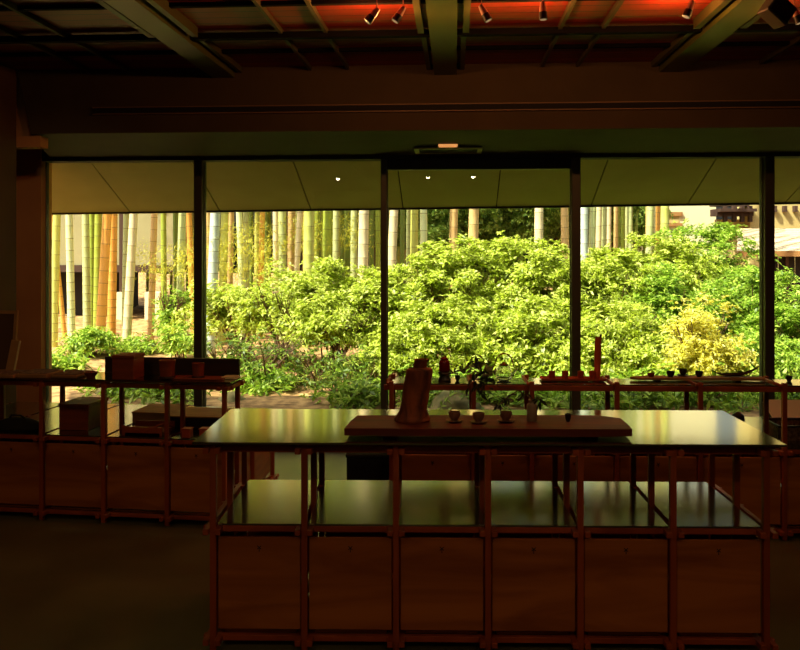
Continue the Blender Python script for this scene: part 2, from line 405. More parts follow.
# ------------------------------------------------------------------ counters
def counter(name, label, loc, rz, xs, ys, ylow, hi=.86, top='plate', over=.055, fover=.05, endcap=True):
    """origin at the front left post on the floor; ys = rows of full posts; ylow = rows of low posts behind"""
    t = thing(name, label, 'counter', loc, rz)
    s = .013
    ymax = ys[-1]; yall = ys + ylow
    ztop = hi if top == 'plate' else hi + .012
    for x in xs:
        for y in ys: MB().box(x - s, x + s, y - s, y + s, 0, ztop, .0015).build('post', M['stick'], t)
        for y in ylow: MB().box(x - s, x + s, y - s, y + s, 0, .52, .0015).build('post', M['stick'], t)
    for (zc, h, rows) in ((.045, .012, yall), (.50, .012, yall), (hi - .028, .015, ys)):
        for i, y in enumerate(rows):
            sg = 1 if i < len(rows) - 1 else -1
            MB().box(xs[0] - .045, xs[-1] + .045, y + sg * .025 - .012, y + sg * .025 + .012, zc - h, zc + h, .0015).build('long_rail', M['stick'], t)
        for x in xs:
            for dx in ((-.0245, .0245) if top == 'plate' or h < .014 else (-.021,)):
                e = .0115 if top == 'plate' or h < .014 else .007
                zz = zc if top == 'plate' or h < .014 else zc + .026
                MB().box(x + dx - e, x + dx + e, -.04 if e > .01 else -.015, rows[-1] + .04, zz - e, zz + e, .0015).build('cross_rail', M['stick'], t)
    for a, b in zip(xs, xs[1:]):
        MB().box(a + .012, b - .012, .016, yall[-1] + .045, .5125, .5205, .001).build('shelf_plate', M['shelf_black'], t)
        MB().box(a + .04, b - .04, .04, yall[-1] - .04, .058, .068).build('base_plate', M['panel'], t)
        p = MB().box(a + .018, b - .018, .006, .018, .085, .468, .002).build('door_panel', M['panel'], t)
        c = (a + b) / 2; zc = .425
        r1 = Matrix.Rotation(.7, 3, 'Y'); r2 = Matrix.Rotation(-.7, 3, 'Y')
        MB().box(c - .011, c + .011, .004, .0065, zc - .0016, zc + .0016, rot=r1).box(c - .011, c + .011, .004, .0065, zc - .0016, zc + .0016, rot=r2) \
            .box(c - .0016, c + .0016, .004, .0065, zc - .018, zc).build('latch', M['notch'], p)
        MB().box(a + .018, b - .018, yall[-1] - .018, yall[-1] - .006, .085, .468, .002).build('back_panel', M['panel'], t)
    for x, sg in ((xs[0], 1), (xs[-1], -1)):
        for ya, yb in zip(yall, yall[1:]):
            MB().box(x + sg * .012 - .006, x + sg * .012 + .006, ya + .04, yb - .04, .085, .468).build('end_panel', M['panel'], t)
    if top == 'plate':
        MB().box(xs[0] - over - (.010 if len(xs) == 7 else 0), xs[-1] + over, -fover, ymax + .035, hi + .002, hi + .012, .0015).build('top_plate', M['black_lacquer'], t)
    else:
        MB().box(xs[0] + .0, xs[-1] - .0, .016, ymax - .016, hi - .012, hi - .004, .001).build('top_plate', M['black_lacquer'], t)
    return t
# near counter
RZF = PSI - math.radians(1.13)
FL = P(213.5, 3.575)
DIRF = Vector((math.cos(RZF), math.sin(RZF), 0)); NRMF = Vector((-math.sin(RZF), math.cos(RZF), 0))
front_xs = [i * .3795 for i in range(7)]
counter('display_counter', 'large near counter with glossy black top, six plywood panels and reddish stick frame', FL, RZF, front_xs, [0, .325, .65], [], hi=.862, over=.066)
def FT(px, D, z=None):
    return P(px, D, .875 if z is None else z)
# far left counter
RZL = PSI - math.radians(8.0)
d = Vector((math.cos(RZL), math.sin(RZL), 0))
p0 = P(224.5, 5.13)
xsl = [0, .418, .832, 1.236, 1.642, 2.0]
LL = p0 - d * xsl[-1]
counter('display_counter', 'far left counter before the window, boards and boxes standing on its slim upper shelf', LL, RZL, xsl, [0, .24], [.55, 1.0], hi=.862, over=.05, fover=.03)
# far right counter
RZR = PSI - math.radians(2.0)
d = Vector((math.cos(RZR), math.sin(RZR), 0))
LR = P(391.5, 5.0)
xsr = [0, .476, .812, 1.30, 1.775, 2.25, 2.73, 3.21]
counter('display_counter', 'far right counter behind the near one, cups and trays on its slim orange rail top', LR, RZR, xsr, [0, .27], [.6, .9], hi=.885, top='rail')

# ------------------------------------------------------------------ slab on the near counter
ZT = .875
def FP(px, D, z): return P(px, D, z)
def local(o_loc, rz, p):
    return Matrix.Rotation(-rz, 3, 'Z') @ (p - o_loc)
so = P(488, 3.72, ZT)
t = thing('wood_slab', 'long reddish natural-edge wood slab lying on the glossy top of near counter', 'board', so, RZF)
pts = [local(so, RZF, P(*q)) for q in ((344, 3.585), (420, 3.575), (520, 3.572), (600, 3.565), (632.5, 3.572), (628, 3.66), (621, 3.80), (597, 3.865), (500, 3.868), (357, 3.862), (350, 3.72))]
MB().poly([(p.x, p.y) for p in pts], .012, .044, .003).build('slab_top', M['slab'], t)
for x in (-.42, .42): MB().box(x - .03, x + .03, -.11, .11, 0, .0125).build('batten', M['slab_dark'], t)
ZS = ZT + .0445
# bark flask
t = thing('bark_flask', 'tall leaning brown bark-covered flask at the left end of the slab', 'vase', P(412, 3.745, ZS), RZF)
prof = [(.066, 0), (.071, .012), (.068, .03), (.060, .045), (.058, .07), (.060, .11), (.058, .115), (.060, .15), (.059, .19), (.058, .214), (.054, .224), (.036, .229), (.030, .232)]
MB().lathe(prof, 28, shear=(.15, 0), jit=.05).build('flask_body', M['bark'], t, True)
MB().lathe([(.029, .226), (.029, .262), (.033, .266), (.024, .266), (.022, .24)], 24, shear=(.15, 0), jit=.03).build('neck', M['bark'], t, True)
MB().lathe([(.074, .0), (.079, .008), (.072, .02), (.068, .028)], 28, shear=(.15, 0), jit=.09, seed=4).build('foot_ring', M['bark'], t, True)
# cups on saucers
def cup(name, loc, label, group, r=.026, h=.036, m=M['clay'], saucer=True, cat='cup', rz=0):
    t = thing(name, label, cat, loc, rz, group)
    z0 = .007 if saucer else 0
    MB().lathe([(r * .55, z0), (r * .58, z0 + .004), (r * .85, z0 + h * .35), (r, z0 + h * .75), (r * 1.0, z0 + h), (r * .88, z0 + h), (r * .8, z0 + h * .4), (0, z0 + .009)], 20).build('bowl', m, t, True)
    if saucer: MB().lathe([(r * .8, 0), (r * 1.05, .002), (r * 1.5, .008), (r * 1.45, .0095), (r * .8, .0065), (0, .006)], 24).build('saucer', m, t, True)
    return t
cup('tea_cup', P(454.5, 3.715, ZS), 'small brown tea cup on saucer nearest the bark flask on the slab', 'tea cups on the wood slab')
cup('tea_cup', P(478.5, 3.69, ZS), 'middle of three small brown tea cups on saucers on the slab', 'tea cups on the wood slab')
cup('tea_cup', P(506, 3.715, ZS), 'small brown tea cup on saucer nearest the pale bottle vase on the slab', 'tea cups on the wood slab')
cup('sake_cup', P(568, 3.72, ZS), 'dark small cup without saucer near the right end of the slab', None, .014, .034, M['black_clay'], False)
# pale vase with a leafy branch
vl = P(532, 3.73, ZS)
t = thing('bud_vase', 'pale cylindrical bottle vase on the slab holding a dark leafy branch', 'vase', vl, RZF)
MB().lathe([(.021, 0), (.0225, .004), (.0225, .066), (.020, .074), (.014, .079), (.014, .09), (.0165, .0925), (.011, .0925), (.010, .05)], 24).build('vase_body', M['celadon'], t, True)

def leaf_mesh(name, origins, dirs, lens, wids, m, parent=None, up=None, droop=.25):
    """one quad-fan leaf per row; numpy arrays"""
    n = len(origins)
    rs = np.random.RandomState(n)
    dirs = dirs / np.linalg.norm(dirs, axis=1, keepdims=True)
    ref = np.tile(np.array([[0, 0, 1.0]]), (n, 1)) + rs.normal(0, .45, (n, 3))
    side = np.cross(dirs, ref); side /= np.linalg.norm(side, axis=1, keepdims=True) + 1e-9
    nrm = np.cross(side, dirs)
    L_ = lens[:, None]; W_ = wids[:, None]
    a = origins
    b = origins + dirs * L_ * .5 + side * W_ * .5
    c = origins + dirs * L_ - nrm * L_ * droop
    d_ = origins + dirs * L_ * .5 - side * W_ * .5
    co_ = np.stack([a, b, c, d_], 1).reshape(-1, 3).astype(np.float32)
    me = bpy.data.meshes.new(name)
    me.vertices.add(4 * n); me.vertices.foreach_set('co', co_.ravel())
    me.loops.add(4 * n); me.loops.foreach_set('vertex_index', np.arange(4 * n, dtype=np.int32))
    me.polygons.add(n); me.polygons.foreach_set('loop_start', np.arange(0, 4 * n, 4, dtype=np.int32))
    me.polygons.foreach_set('loop_total', np.full(n, 4, dtype=np.int32))
    me.update(); me.validate()
    me.materials.append(m)
    o = bpy.data.objects.new(name, me); COL.objects.link(o)
    if parent: o.parent = parent
    return o
# branch (its own thing, stands in the vase)
def px_local(q): return local(vl, RZF, P(*q))
br = thing('leafy_branch', 'dark leafy branch arching leftward out of the pale bottle vase', 'branch', vl, RZF)
segs = [[(532, 3.73, ZS + .03), (531, 3.73, ZS + .10), (518, 3.72, ZS + .135), (500, 3.71, ZS + .15), (485, 3.70, ZS + .19), (478, 3.69, ZS + .26)],
        [(518, 3.72, ZS + .135), (508, 3.70, ZS + .11), (501, 3.69, ZS + .08)],
        [(532, 3.73, ZS + .095), (538, 3.73, ZS + .10), (541, 3.72, ZS + .085)]]
mb = MB()
for sg in segs: mb.tube([px_local(q) for q in sg], .0022, 6)
mb.build('twig', M['stem'], br, True)
rs = np.random.RandomState(5)
O, Dd = [], []
for (px, D, z, n, sr) in ((482, 3.69, ZS + .215, 34, .028), (480, 3.69, ZS + .165, 20, .022), (500, 3.69, ZS + .095, 16, .020), (520, 3.71, ZS + .12, 6, .015), (539, 3.72, ZS + .09, 8, .010), (476, 3.69, ZS + .27, 12, .018)):
    c = np.array(px_local((px, D, z)))
    for _ in range(n):
        O.append(c + rs.normal(0, 1, 3) * sr * .8); v = rs.normal(0, 1, 3); v[2] = v[2] * .5 - .5; Dd.append(v)
O = np.array(O); Dd = np.array(Dd); n = len(O)
leaf_mesh('leaves', O, Dd, rs.uniform(.03, .055, n), rs.uniform(.012, .02, n), M['leaf_in'], br)

# ------------------------------------------------------------------ things on the far right counter
ZR = .859
ZRP = .882
def rt(px, D=5.12, z=ZRP): return P(px, D, z)
t = thing('lidded_jar', 'dark red lacquer jar on a black stand, right of the bark flask', 'jar', rt(444.5), RZR)
MB().lathe([(.036, 0), (.040, .006), (.030, .02), (.028, .03), (.040, .045), (.036, .05)], 22).build('stand', M['black_clay'], t, True)
MB().lathe([(.026, .05), (.034, .058), (.034, .105), (.030, .118), (.022, .124)], 22).build('jar_body', M['red_lacquer'], t, True)
MB().lathe([(.024, .124), (.026, .13), (.012, .138), (.008, .146), (0, .147)], 20).build('lid', M['red_lacquer'], t, True)
cup('sake_cup', rt(457.5), 'tiny black cup on the far right counter beside the red lacquer jar', None, .017, .03, M['black_clay'], False)
# glass teapot
t = thing('glass_teapot', 'clear glass teapot with copper hoop handle on the far right counter', 'teapot', rt(504), RZR)
MB().lathe([(.03, 0), (.045, .01), (.05, .04), (.04, .075), (.026, .09), (.025, .087), (.038, .07), (.047, .04), (.042, .013), (0, .006)], 28).build('glass_body', M['glass'], t, True)
MB().lathe([(.027, .09), (.028, .096), (.01, .101), (.008, .108), (0, .11)], 20).build('lid', M['copper'], t, True)
MB().tube([(.055 * math.cos(a), 0, .085 + .075 * math.sin(a)) for a in [math.pi * k / 12 for k in range(13)]], .004, 8).build('handle', M['copper'], t, True)
MB().tube([(.043, 0, .035), (.065, 0, .05), (.08, 0, .075)], [.008, .006, .004], 8).build('spout', M['glass'], t, True)
# tray with orange cups and bamboo tube
t = thing('serving_tray', 'flat orange wooden tray carrying small cups and a tall tube', 'tray', rt(572.5, 5.12), RZR)
MB().box(-.19, .19, -.05, .05, .004, .012, .002).box(-.19, .19, -.05, -.044, .012, .018).box(-.19, .19, .044, .05, .012, .018).build('tray_base', M['orange_wood'], t)
MB().box(-.15, -.13, -.04, .04, 0, .004).box(.13, .15, -.04, .04, 0, .004).build('foot', M['orange_wood'], t)
for px, lb in ((552, 'leftmost small orange wooden cup on the orange tray'), (565, 'second small orange wooden cup from the left on the tray'),
               (580.8, 'third small orange wooden cup from the left, right of the window mullion'), (592.5, 'small orange wooden cup at the foot of the tall tube')):
    tt = thing('wooden_cup', lb, 'cup', rt(px, 5.10, ZRP + .0125), 0, 'orange cups on the tray')
    MB().lathe([(.016, 0), (.0175, .003), (.0195, .046), (.0175, .046), (.015, .006), (0, .005)], 18).build('cup_wall', M['orange_wood'], tt, True)
    MB().lathe([(.0185, .014), (.0195, .016), (.0185, .018)], 18).build('ring', M['stick'], tt, True)
t = thing('bamboo_tube', 'tall upright orange wooden tube standing at the right end of the tray', 'tube', rt(597, 5.13, ZRP + .0125), RZR)
MB().lathe([(.020, 0), (.021, .05), (.0195, .052), (.0205, .12), (.0195, .20), (.018, .245), (.015, .245), (.015, .2)], 14, shear=(.03, 0), jit=.04).build('tube_wall', M['orange_wood'], t, True)
MB().box(.016, .028, -.006, .006, .232, .262, .002).build('peg', M['dark_wood'], t)
# driftwood tray with cups and leaf dish
to = rt(697, 5.12)
t = thing('driftwood_tray', 'long dark driftwood tray with dark cups and a leaf dish on it', 'tray', to, RZR)
pts = [(-.40, -.005), (-.34, -.045), (-.1, -.05), (.2, -.045), (.38, -.05), (.40, .0), (.3, .045), (0, .05), (-.3, .04)]
MB().poly(pts, .006, .022, .003).build('tray_board', M['pale_wood'], t)
MB().box(-.25, -.22, -.03, .03, 0, .006).box(.22, .25, -.03, .03, 0, .006).build('foot', M['dark_wood'], t)
zt = ZRP + .0225
cup('sake_cup', rt(651, 5.11, zt), 'low reddish clay cup at the left end of the driftwood tray', None, .022, .022, M['red_clay'], False)
cup('sake_cup', rt(670.5, 5.11, zt), 'black cup without saucer, left of the cup on a saucer on driftwood tray', None, .024, .034, M['black_clay'], False)
cup('sake_cup', rt(683, 5.14, zt), 'black cup on a saucer on the driftwood tray', None, .023, .036, M['black_clay'], True)
cup('sake_cup', rt(699, 5.11, zt), 'black cup on the driftwood tray next to the leaf-shaped dish', None, .022, .034, M['black_clay'], False)
t = thing('leaf_dish', 'long leaf-shaped dark dish with a raised pointed tip on the driftwood tray', 'dish', rt(735, 5.12, zt), RZR)
mb = MB(); rows = []
for i in range(17):
    u = -1 + 2 * i / 16; w = .032 * (1 - abs(u) ** 2.2) + .001; z = .006 + .058 * max(0, u) ** 2 + .036 * max(0, -u) ** 3
    row = [mb.bm.verts.new((u * .14, w * c, z + .014 * c * c * (1 - abs(u)))) for c in (-1, -.5, 0, .5, 1)]
    rows.append(row)
for a, b in zip(rows, rows[1:]):
    for k in range(4): mb.bm.faces.new((a[k], a[k + 1], b[k + 1], b[k]))
o = mb.build('dish_bowl', M['dark_wood'], t, True)
sm = o.modifiers.new('thick', 'SOLIDIFY'); sm.thickness = .004; sm.offset = 1
cup('sake_cup', rt(789, 5.1), 'small dark cup at the right edge, right of the dark window mullion', None, .02, .03, M['black_clay'], False)
# mid shelf at the right edge
ZM = .521
t = thing('wicker_basket', 'shallow wicker basket on the lower shelf at the right edge', 'basket', P(798, 5.25, ZM), RZR)
mb = MB()
mb.box(-.16, .16, -.12, .12, .0, .01)
for s_ in (-1, 1):
    mb.box(-.16, .16, s_ * .12 - .006, s_ * .12 + .006, 0, .08).box(s_ * .16 - .006, s_ * .16 + .006, -.12, .12, 0, .08)
mb.build('basket_wall', M['wicker'], t)
MB().box(-.168, .168, -.128, -.112, .078, .088, .002).box(-.168, .168, .112, .128, .078, .088, .002).box(-.168, -.152, -.112, .112, .078, .088, .002).box(.152, .168, -.112, .112, .078, .088, .002).build('rim', M['dark_wood'], t)
t = thing('paper_folder', 'white paper sheets leaning on the wicker basket at the right edge', 'paper', P(797, 5.42, ZM + .08), RZR, rx=math.radians(-66))
MB().box(-.14, .14, 0, .004, 0, .2).build('sheet', M['paper'], t)
MB().box(-.15, -.02, .005, .008, 0, .18).build('sheet', M['paper'], t)
t = thing('dark_bowl', 'dark round bowl on the lower shelf left of the right mullion', 'bowl', P(738, 5.55, ZM), RZR)
MB().lathe([(.02, 0), (.034, .014), (.042, .04), (.038, .07), (.024, .082), (.02, .082), (.034, .06), (0, .012)], 24).build('bowl_wall', M['black_clay'], t, True)
MB().lathe([(.021, .083), (.012, .09), (0, .092)], 12).build('knob', M['dark_wood'], t, True)
# black bin by the left end of the far right counter
t = thing('storage_bin', 'black box standing on the floor left of the far right counter', 'box', P(369, 5.25), RZR)
MB().box(-.125, .125, -.13, .13, .012, .42, .006).build('bin_body', M['black_cloth'], t)
MB().box(-.13, .13, -.135, .135, .42, .44, .004).build('lid', M['black_cloth'], t)
for a in (-.1, .1):
    for b in (-.1, .1): MB().box(a - .015, a + .015, b - .015, b + .015, 0, .013).build('foot', M['track'], t)

# ------------------------------------------------------------------ things on the far left counter
ZL = .8745
def box_thing(name, label, cat, px0, px1, D, z, h, dep, m, rz=RZL, lid=True, group=None, feet=False):
    w = (px1 - px0) / F * D
    t = thing(name, label, cat, P((px0 + px1) / 2, D, z), rz, group)
    MB().box(-w / 2, w / 2, 0, dep, 0, h * (.86 if lid else 1), .002).build('box_body', m, t)
    if lid: MB().box(-w / 2 - .004, w / 2 + .004, -.004, dep + .004, h * .86 + .001, h, .002).build('lid', m, t)
    return t
box_thing('wooden_box', 'lidded wooden box on the upper shelf in front of the dark plank', 'box', 111.5, 134, 5.20, ZL, Z(355.5, 5.2) - ZL, .15, M['box_wood'])
t = thing('dark_plank', 'long dark plank standing on edge behind the lidded box on the upper shelf', 'plank', P(171, 5.42, ZL), RZL)
t.location = P(171, 5.38, ZL)
MB().box(-.44, .44, 0, .03, 0, Z(358, 5.38) - ZL, .002).build('plank_board', M['dark_wood'], t)
for x in (-.4, .4): MB().box(x - .03, x + .03, -.02, .05, 0, .012).build('foot', M['dark_wood'], t)
for (a, b, y1, lb) in ((161, 173.5, 360, 'larger square red wooden cup on the upper shelf before the dark plank'), (193.5, 203, 363, 'smaller square red wooden cup on the upper shelf before the dark plank')):
    t = thing('square_cup', lb, 'cup', P((a + b) / 2, 5.22, ZL + .0105), RZL, 'square cups on the far left counter')
    w = (b - a) / F * 5.22 / 2; h = Z(y1, 5.22) - ZL - .0105
    MB().lathe([(w * .9 * 1.2, 0), (w * 1.25, h * .8), (w * 1.35, h), (w * 1.15, h), (w * 1.05, h * .3), (0, h * .2)], 4 if False else 14).build('cup_wall', M['box_wood'], t, True)
    MB().lathe([(w * 1.2, .0), (w * 1.35, .0), (w * 1.3, .008), (w * 1.2, .01)], 14).build('foot_ring', M['dark_wood'], t, True)
t = thing('display_board', 'thin reddish board under the two wooden cups on the upper shelf', 'board', P(190, 5.18, ZL), RZL)
MB().box(-.2, .2, 0, .12, 0, .010, .002).build('board_top', M['box_wood'], t)
t = thing('white_cloth', 'pale folded cloth at the right end of the far left upper shelf', 'cloth', P(228, 5.2, ZL), RZL)
MB().box(-.05, .05, 0, .1, 0, .007, .003).build('fold', M['cloth'], t); MB().box(-.047, .04, .005, .095, .0072, .014, .003).build('fold', M['cloth'], t)
t = thing('shallow_bowl', 'small reddish shallow bowl between the flat boards and the lidded box', 'bowl', P(91, 5.28, ZL), RZL)
MB().lathe([(.024, 0), (.026, .006), (.045, .034), (.04, .034), (.02, .01), (0, .009)], 22).build('bowl_wall', M['red_clay'], t, True)
MB().lathe([(.02, .0095), (.022, .016), (.012, .03), (0, .044)], 12, jit=.2).build('lump', M['red_clay'], t, True)
for (a, b, h, lb, rz_) in ((-14, 15, .02, 'flat brown board at the left edge of the upper shelf', 0), (16.5, 48, .024, 'flat brown board in front of the plaster pillar on the upper shelf', 0.02), (50, 79, .018, 'flat thin board left of the small bowl on the upper shelf', -.08)):
    D = 5.27
    w = (b - a) / F * D
    t = thing('flat_board', lb, 'board', P((a + b) / 2, D, ZL), RZL + rz_, 'flat boards on the far left counter')
    MB().box(-w / 2, w / 2, -.01, .2, 0, h, .003).build('board_top', M['pale_wood'], t)
    MB().box(-w / 2 + .01, w / 2 - .01, .0, .19, h + .0003, h + .004).build('cover_sheet', M['wicker'], t)
# frames at left edge
t = thing('framed_picture', 'brown framed picture standing upright at the left edge', 'picture', P(-6, 5.5, ZL), RZL, rx=math.radians(-6))
MB().box(-.13, .125, .004, .012, .02, .38).build('picture_panel', M['wall_dark'], t)
MB().box(-.14, .135, 0, .016, 0, .02).box(-.14, .135, 0, .016, .375, .395).box(-.14, -.12, 0, .016, .02, .375).box(.115, .135, 0, .016, .02, .375).build('picture_frame', M['pale_wood'], t)
t = thing('leaning_board', 'pale narrow board leaning against the framed picture at the left edge', 'board', P(9, 5.42, ZL), RZL, rx=math.radians(-10), ry=math.radians(6))
MB().box(-.03, .025, 0, .012, 0, .215, .002).build('board_face', M['pale_wood'], t)
MB().box(.0253, .03, -.002, .014, 0, .215).build('edge_strip', M['cloth'], t)
# middle shelf, left counter
ZML = .521
box_thing('wooden_crate', 'cubic wooden box on the lower shelf of the far left counter', 'box', 58, 89, 5.42, ZML, Z(404, 5.42) - ZML, .26, M['box_wood'])
t = thing('black_bag', 'slumped black cloth bag on the lower shelf at the left edge', 'bag', P(18, 5.42, ZML), RZL)
MB().lathe([(.13, 0), (.16, .02), (.14, .05), (.08, .075), (.02, .085), (0, .083)], 18, squash=.6, jit=.12).build('bag_body', M['black_cloth'], t, True)
MB().tube([(-.06, 0, .07), (-.03, -.02, .10), (.03, -.02, .10), (.06, 0, .07)], .006, 6).build('bag_handle', M['black_cloth'], t, True)
t = thing('carrying_tray', 'reddish wooden tray with slanting handles on the lower shelf between two posts', 'tray', P(142, 5.28, ZML), RZL)
MB().box(-.13, .13, 0, .2, .012, .022).box(-.13, .13, 0, .01, .022, .05).box(-.13, .13, .19, .2, .022, .05).build('tray_base', M['stick'], t)
for x in (-.12, .12): MB().box(x - .008, x + .008, 0, .2, 0, .012).build('foot', M['stick'], t)
MB().tube([(.02, .0, .028), (.14, .02, .075)], .006, 6).build('handle', M['stick'], t); MB().tube([(-.02, .0, .028), (-.14, .02, .05)], .006, 6).build('handle', M['stick'], t)
box_thing('flat_case', 'dark case with pale top on the lower shelf, behind the slanting-handled tray', 'case', 131, 172, 5.62, ZML, .075, .3, M['pale_wood'])
t = thing('long_tray', 'long dark tray with pale top running to the right end of the lower shelf', 'tray', P(192, 5.5, ZML), RZL)
MB().box(-.17, .2, 0, .3, 0, .065, .004).build('tray_body', M['dark_wood'], t)
MB().box(-.18, .21, -.01, .31, .0655, .074, .002).build('tray_top', M['pale_wood'], t)
for (a, b, lb) in ((181.5, 190, 'left of two small orange-brown boxes on the lower shelf'), (199, 208, 'right of two small orange-brown boxes on the lower shelf')):
    box_thing('small_box', lb, 'box', a, b, 5.2, ZML, .056, .055, M['orange_wood'], group='small boxes on the lower shelf')

# ------------------------------------------------------------------ ceiling lamps
def point(name, loc, energy, col, r=.02):
    l = bpy.data.lights.new(name, 'POINT'); l.energy = energy; l.color = col; l.shadow_soft_size = r
    o = bpy.data.objects.new(name, l); COL.objects.link(o); o.location = loc
    return o
def spot_lamp(px, py, D, label, tilt, yaw, energy, glow=True):
    z = Z(py, D)
    p = P(px, D, z)
    t = thing('spot_lamp', label, 'lamp', p, 0, 'ceiling spot lamps near the front beams')
    # lower end is the black hood, upper end pinkish body
    dr = Vector((math.sin(yaw) * math.sin(tilt), -math.cos(yaw) * math.sin(tilt) * .4, -math.cos(tilt))).normalized()
    top = -dr * .055
    MB().tube([top, -dr * .02, dr * .0], [.014, .019, .021], 16).build('lamp_body', M['lamp_pink'], t, True)
    MB().tube([dr * .0005, dr * .03, dr * .042], [.022, .024, .024], 16).build('hood', M['lamp_black'], t, True)
    MB().tube([top * .8, top * .8 + Vector((0, 0, max(.02, ZC - z - top.z * .8)))], .003, 6).build('stem', M['lamp_pink'], t)
    MB().tube([dr * .043, dr * .0445], .018, 14).build('lens', M['lens'], t)
    if energy:
        pt = point('ceiling_glow_point', (p.x + dr.x * .1, p.y + .12, ZC - .15), energy * 1.15, (1, .36, .10), .012)  # bare point light added under the ceiling, apart from the hood
    return t
spot_lamp(372, 16, 4.85, 'spot lamp with black hood, left of the tilted pair beside the middle beam', .7, -1.3, 9)
spot_lamp(399, 15, 4.85, 'pinkish tilted spot lamp closest to the left of the middle beam', .6, -1.2, 6)
spot_lamp(485, 14, 4.85, 'spot lamp with black hood just right of the middle beam', .5, 1.3, 4)
spot_lamp(543, 12, 4.85, 'upright black spot lamp between the middle and the right beam', .05, 1, 6)
spot_lamp(689, 10, 4.85, 'spot lamp beside the slanting right ceiling beam over an orange glow', .4, -1.2, 8)
t = thing('ceiling_speaker', 'grey box hanging under the ceiling at the top right corner', 'speaker', P(777, 4.6, Z(11, 4.6)), .3)
r_ = Matrix.Rotation(.65, 3, 'Y')
MB().box(-.07, .07, -.05, .05, -.06, .06, .006, rot=r_).build('speaker_body', M['grey_box'], t)
MB().box(-.06, .06, -.056, -.0505, -.05, .05, rot=r_, pivot=Vector((0, 0, 0))).build('grille', M['lamp_black'], t)
MB().tube([(0, 0, .05), (0, 0, ZC - Z(11, 4.6))], .006, 8).build('bracket', M['lamp_black'], t)
spot_lamp(797, 16, 4.75, 'spot lamp at the right edge beside the hanging grey box', .4, 1, 5)
# recessed lights behind the camera, mirrored as three bright dots in the glass
for k, (px, py, lb) in enumerate(((338, 178.5, 'round ceiling downlight reflected as a dot in the second pane'), (428, 177, 'round ceiling downlight reflected as left dot in the middle pane'), (473, 176.5, 'round ceiling downlight reflected as right dot in the middle pane'))):
    # mirror image depth with z fixed just below the ceiling
    z = 2.96; Dm = (z - EYE) * F / (HZ - py)
    q = P(px, Dm, z)
    y = 2 * YW - q.y
    t = thing('downlight', lb, 'lamp', (q.x, y, z), 0, 'round downlights over the room')
    MB().lathe([(.05, .06), (.05, 0), (.042, 0), (.04, .05)], 20).build('trim_ring', M['lamp_black'], t, True)
    MB().tube([(0, 0, .05), (0, 0, ZC - z)], .006, 6).build('stem', M['lamp_black'], t)
    MB().lathe([(.034, .0), (.033, -.015), (.022, -.032), (0, -.038)], 14).build('bulb', M['bulb'], t, True)
# unseen warm spots without fixtures, added to light the furniture
def area(name, loc, rot, sx, sy, e, col):
    l = bpy.data.lights.new(name, 'AREA'); l.shape = 'RECTANGLE'; l.size = sx; l.size_y = sy; l.energy = e; l.color = col
    o = bpy.data.objects.new(name, l); COL.objects.link(o); o.location = loc; o.rotation_euler = rot
    return o
for x, y, e in ((-1.2, .2, 2.0), (.8, .2, 2.0), (2.4, .6, 1.0), (0, -2.5, 2), (-2.5, 3.4, 1.3), (.3, 3.6, .9), (1.6, 3.4, .7)):
    l = bpy.data.lights.new('warm_fill_spot', 'SPOT'); l.energy = e * 13; l.color = (1, .60, .25); l.spot_size = 1.9; l.spot_blend = 1; l.shadow_soft_size = .06
    o = bpy.data.objects.new('warm_fill_spot', l); COL.objects.link(o); o.location = (x, y, 3.0); o.rotation_euler = (math.radians(28), 0, 0)

l = bpy.data.lights.new('pillar_fill_spot', 'SPOT'); l.energy = 40; l.color = (1, .62, .32); l.spot_size = .6; l.spot_blend = 1; l.shadow_soft_size = .05  # unseen spot added as fill light for the plaster pillar
o = bpy.data.objects.new('pillar_fill_spot', l); COL.objects.link(o); o.location = (-1.5, 3.8, 3.0)
o.rotation_euler = (Vector((-4.0, 8.0, 1.3)) - o.location).to_track_quat('-Z', 'Y').to_euler()
# ------------------------------------------------------------------ garden
def gz(x, y):
    z = -.14
    if y > 9.2:
        u = y - 9.2; z += .03 * u
    z += .04 * math.sin(x * 1.7 + y * .9) * min(1, max(0, (y - 9.5) / 2)) + .03 * math.sin(x * 4.1 - y * 3.3) * min(1, max(0, (y - 10) / 2))
    return z
mb = MB()
nx, ny = 90, 90
g = [[None] * (ny + 1) for _ in range(nx + 1)]
for i in range(nx + 1):
    for j in range(ny + 1):
        x = -26 + 60 * i / nx; y = 8.21 + 27 * (j / ny) ** 1.3
        g[i][j] = mb.bm.verts.new((x, y, gz(x, y)))
for i in range(nx):
    for j in range(ny): mb.bm.faces.new((g[i][j], g[i + 1][j], g[i + 1][j + 1], g[i][j + 1]))
go = mb.build('ground', M['soil'], None, True); props(go, kind='structure')

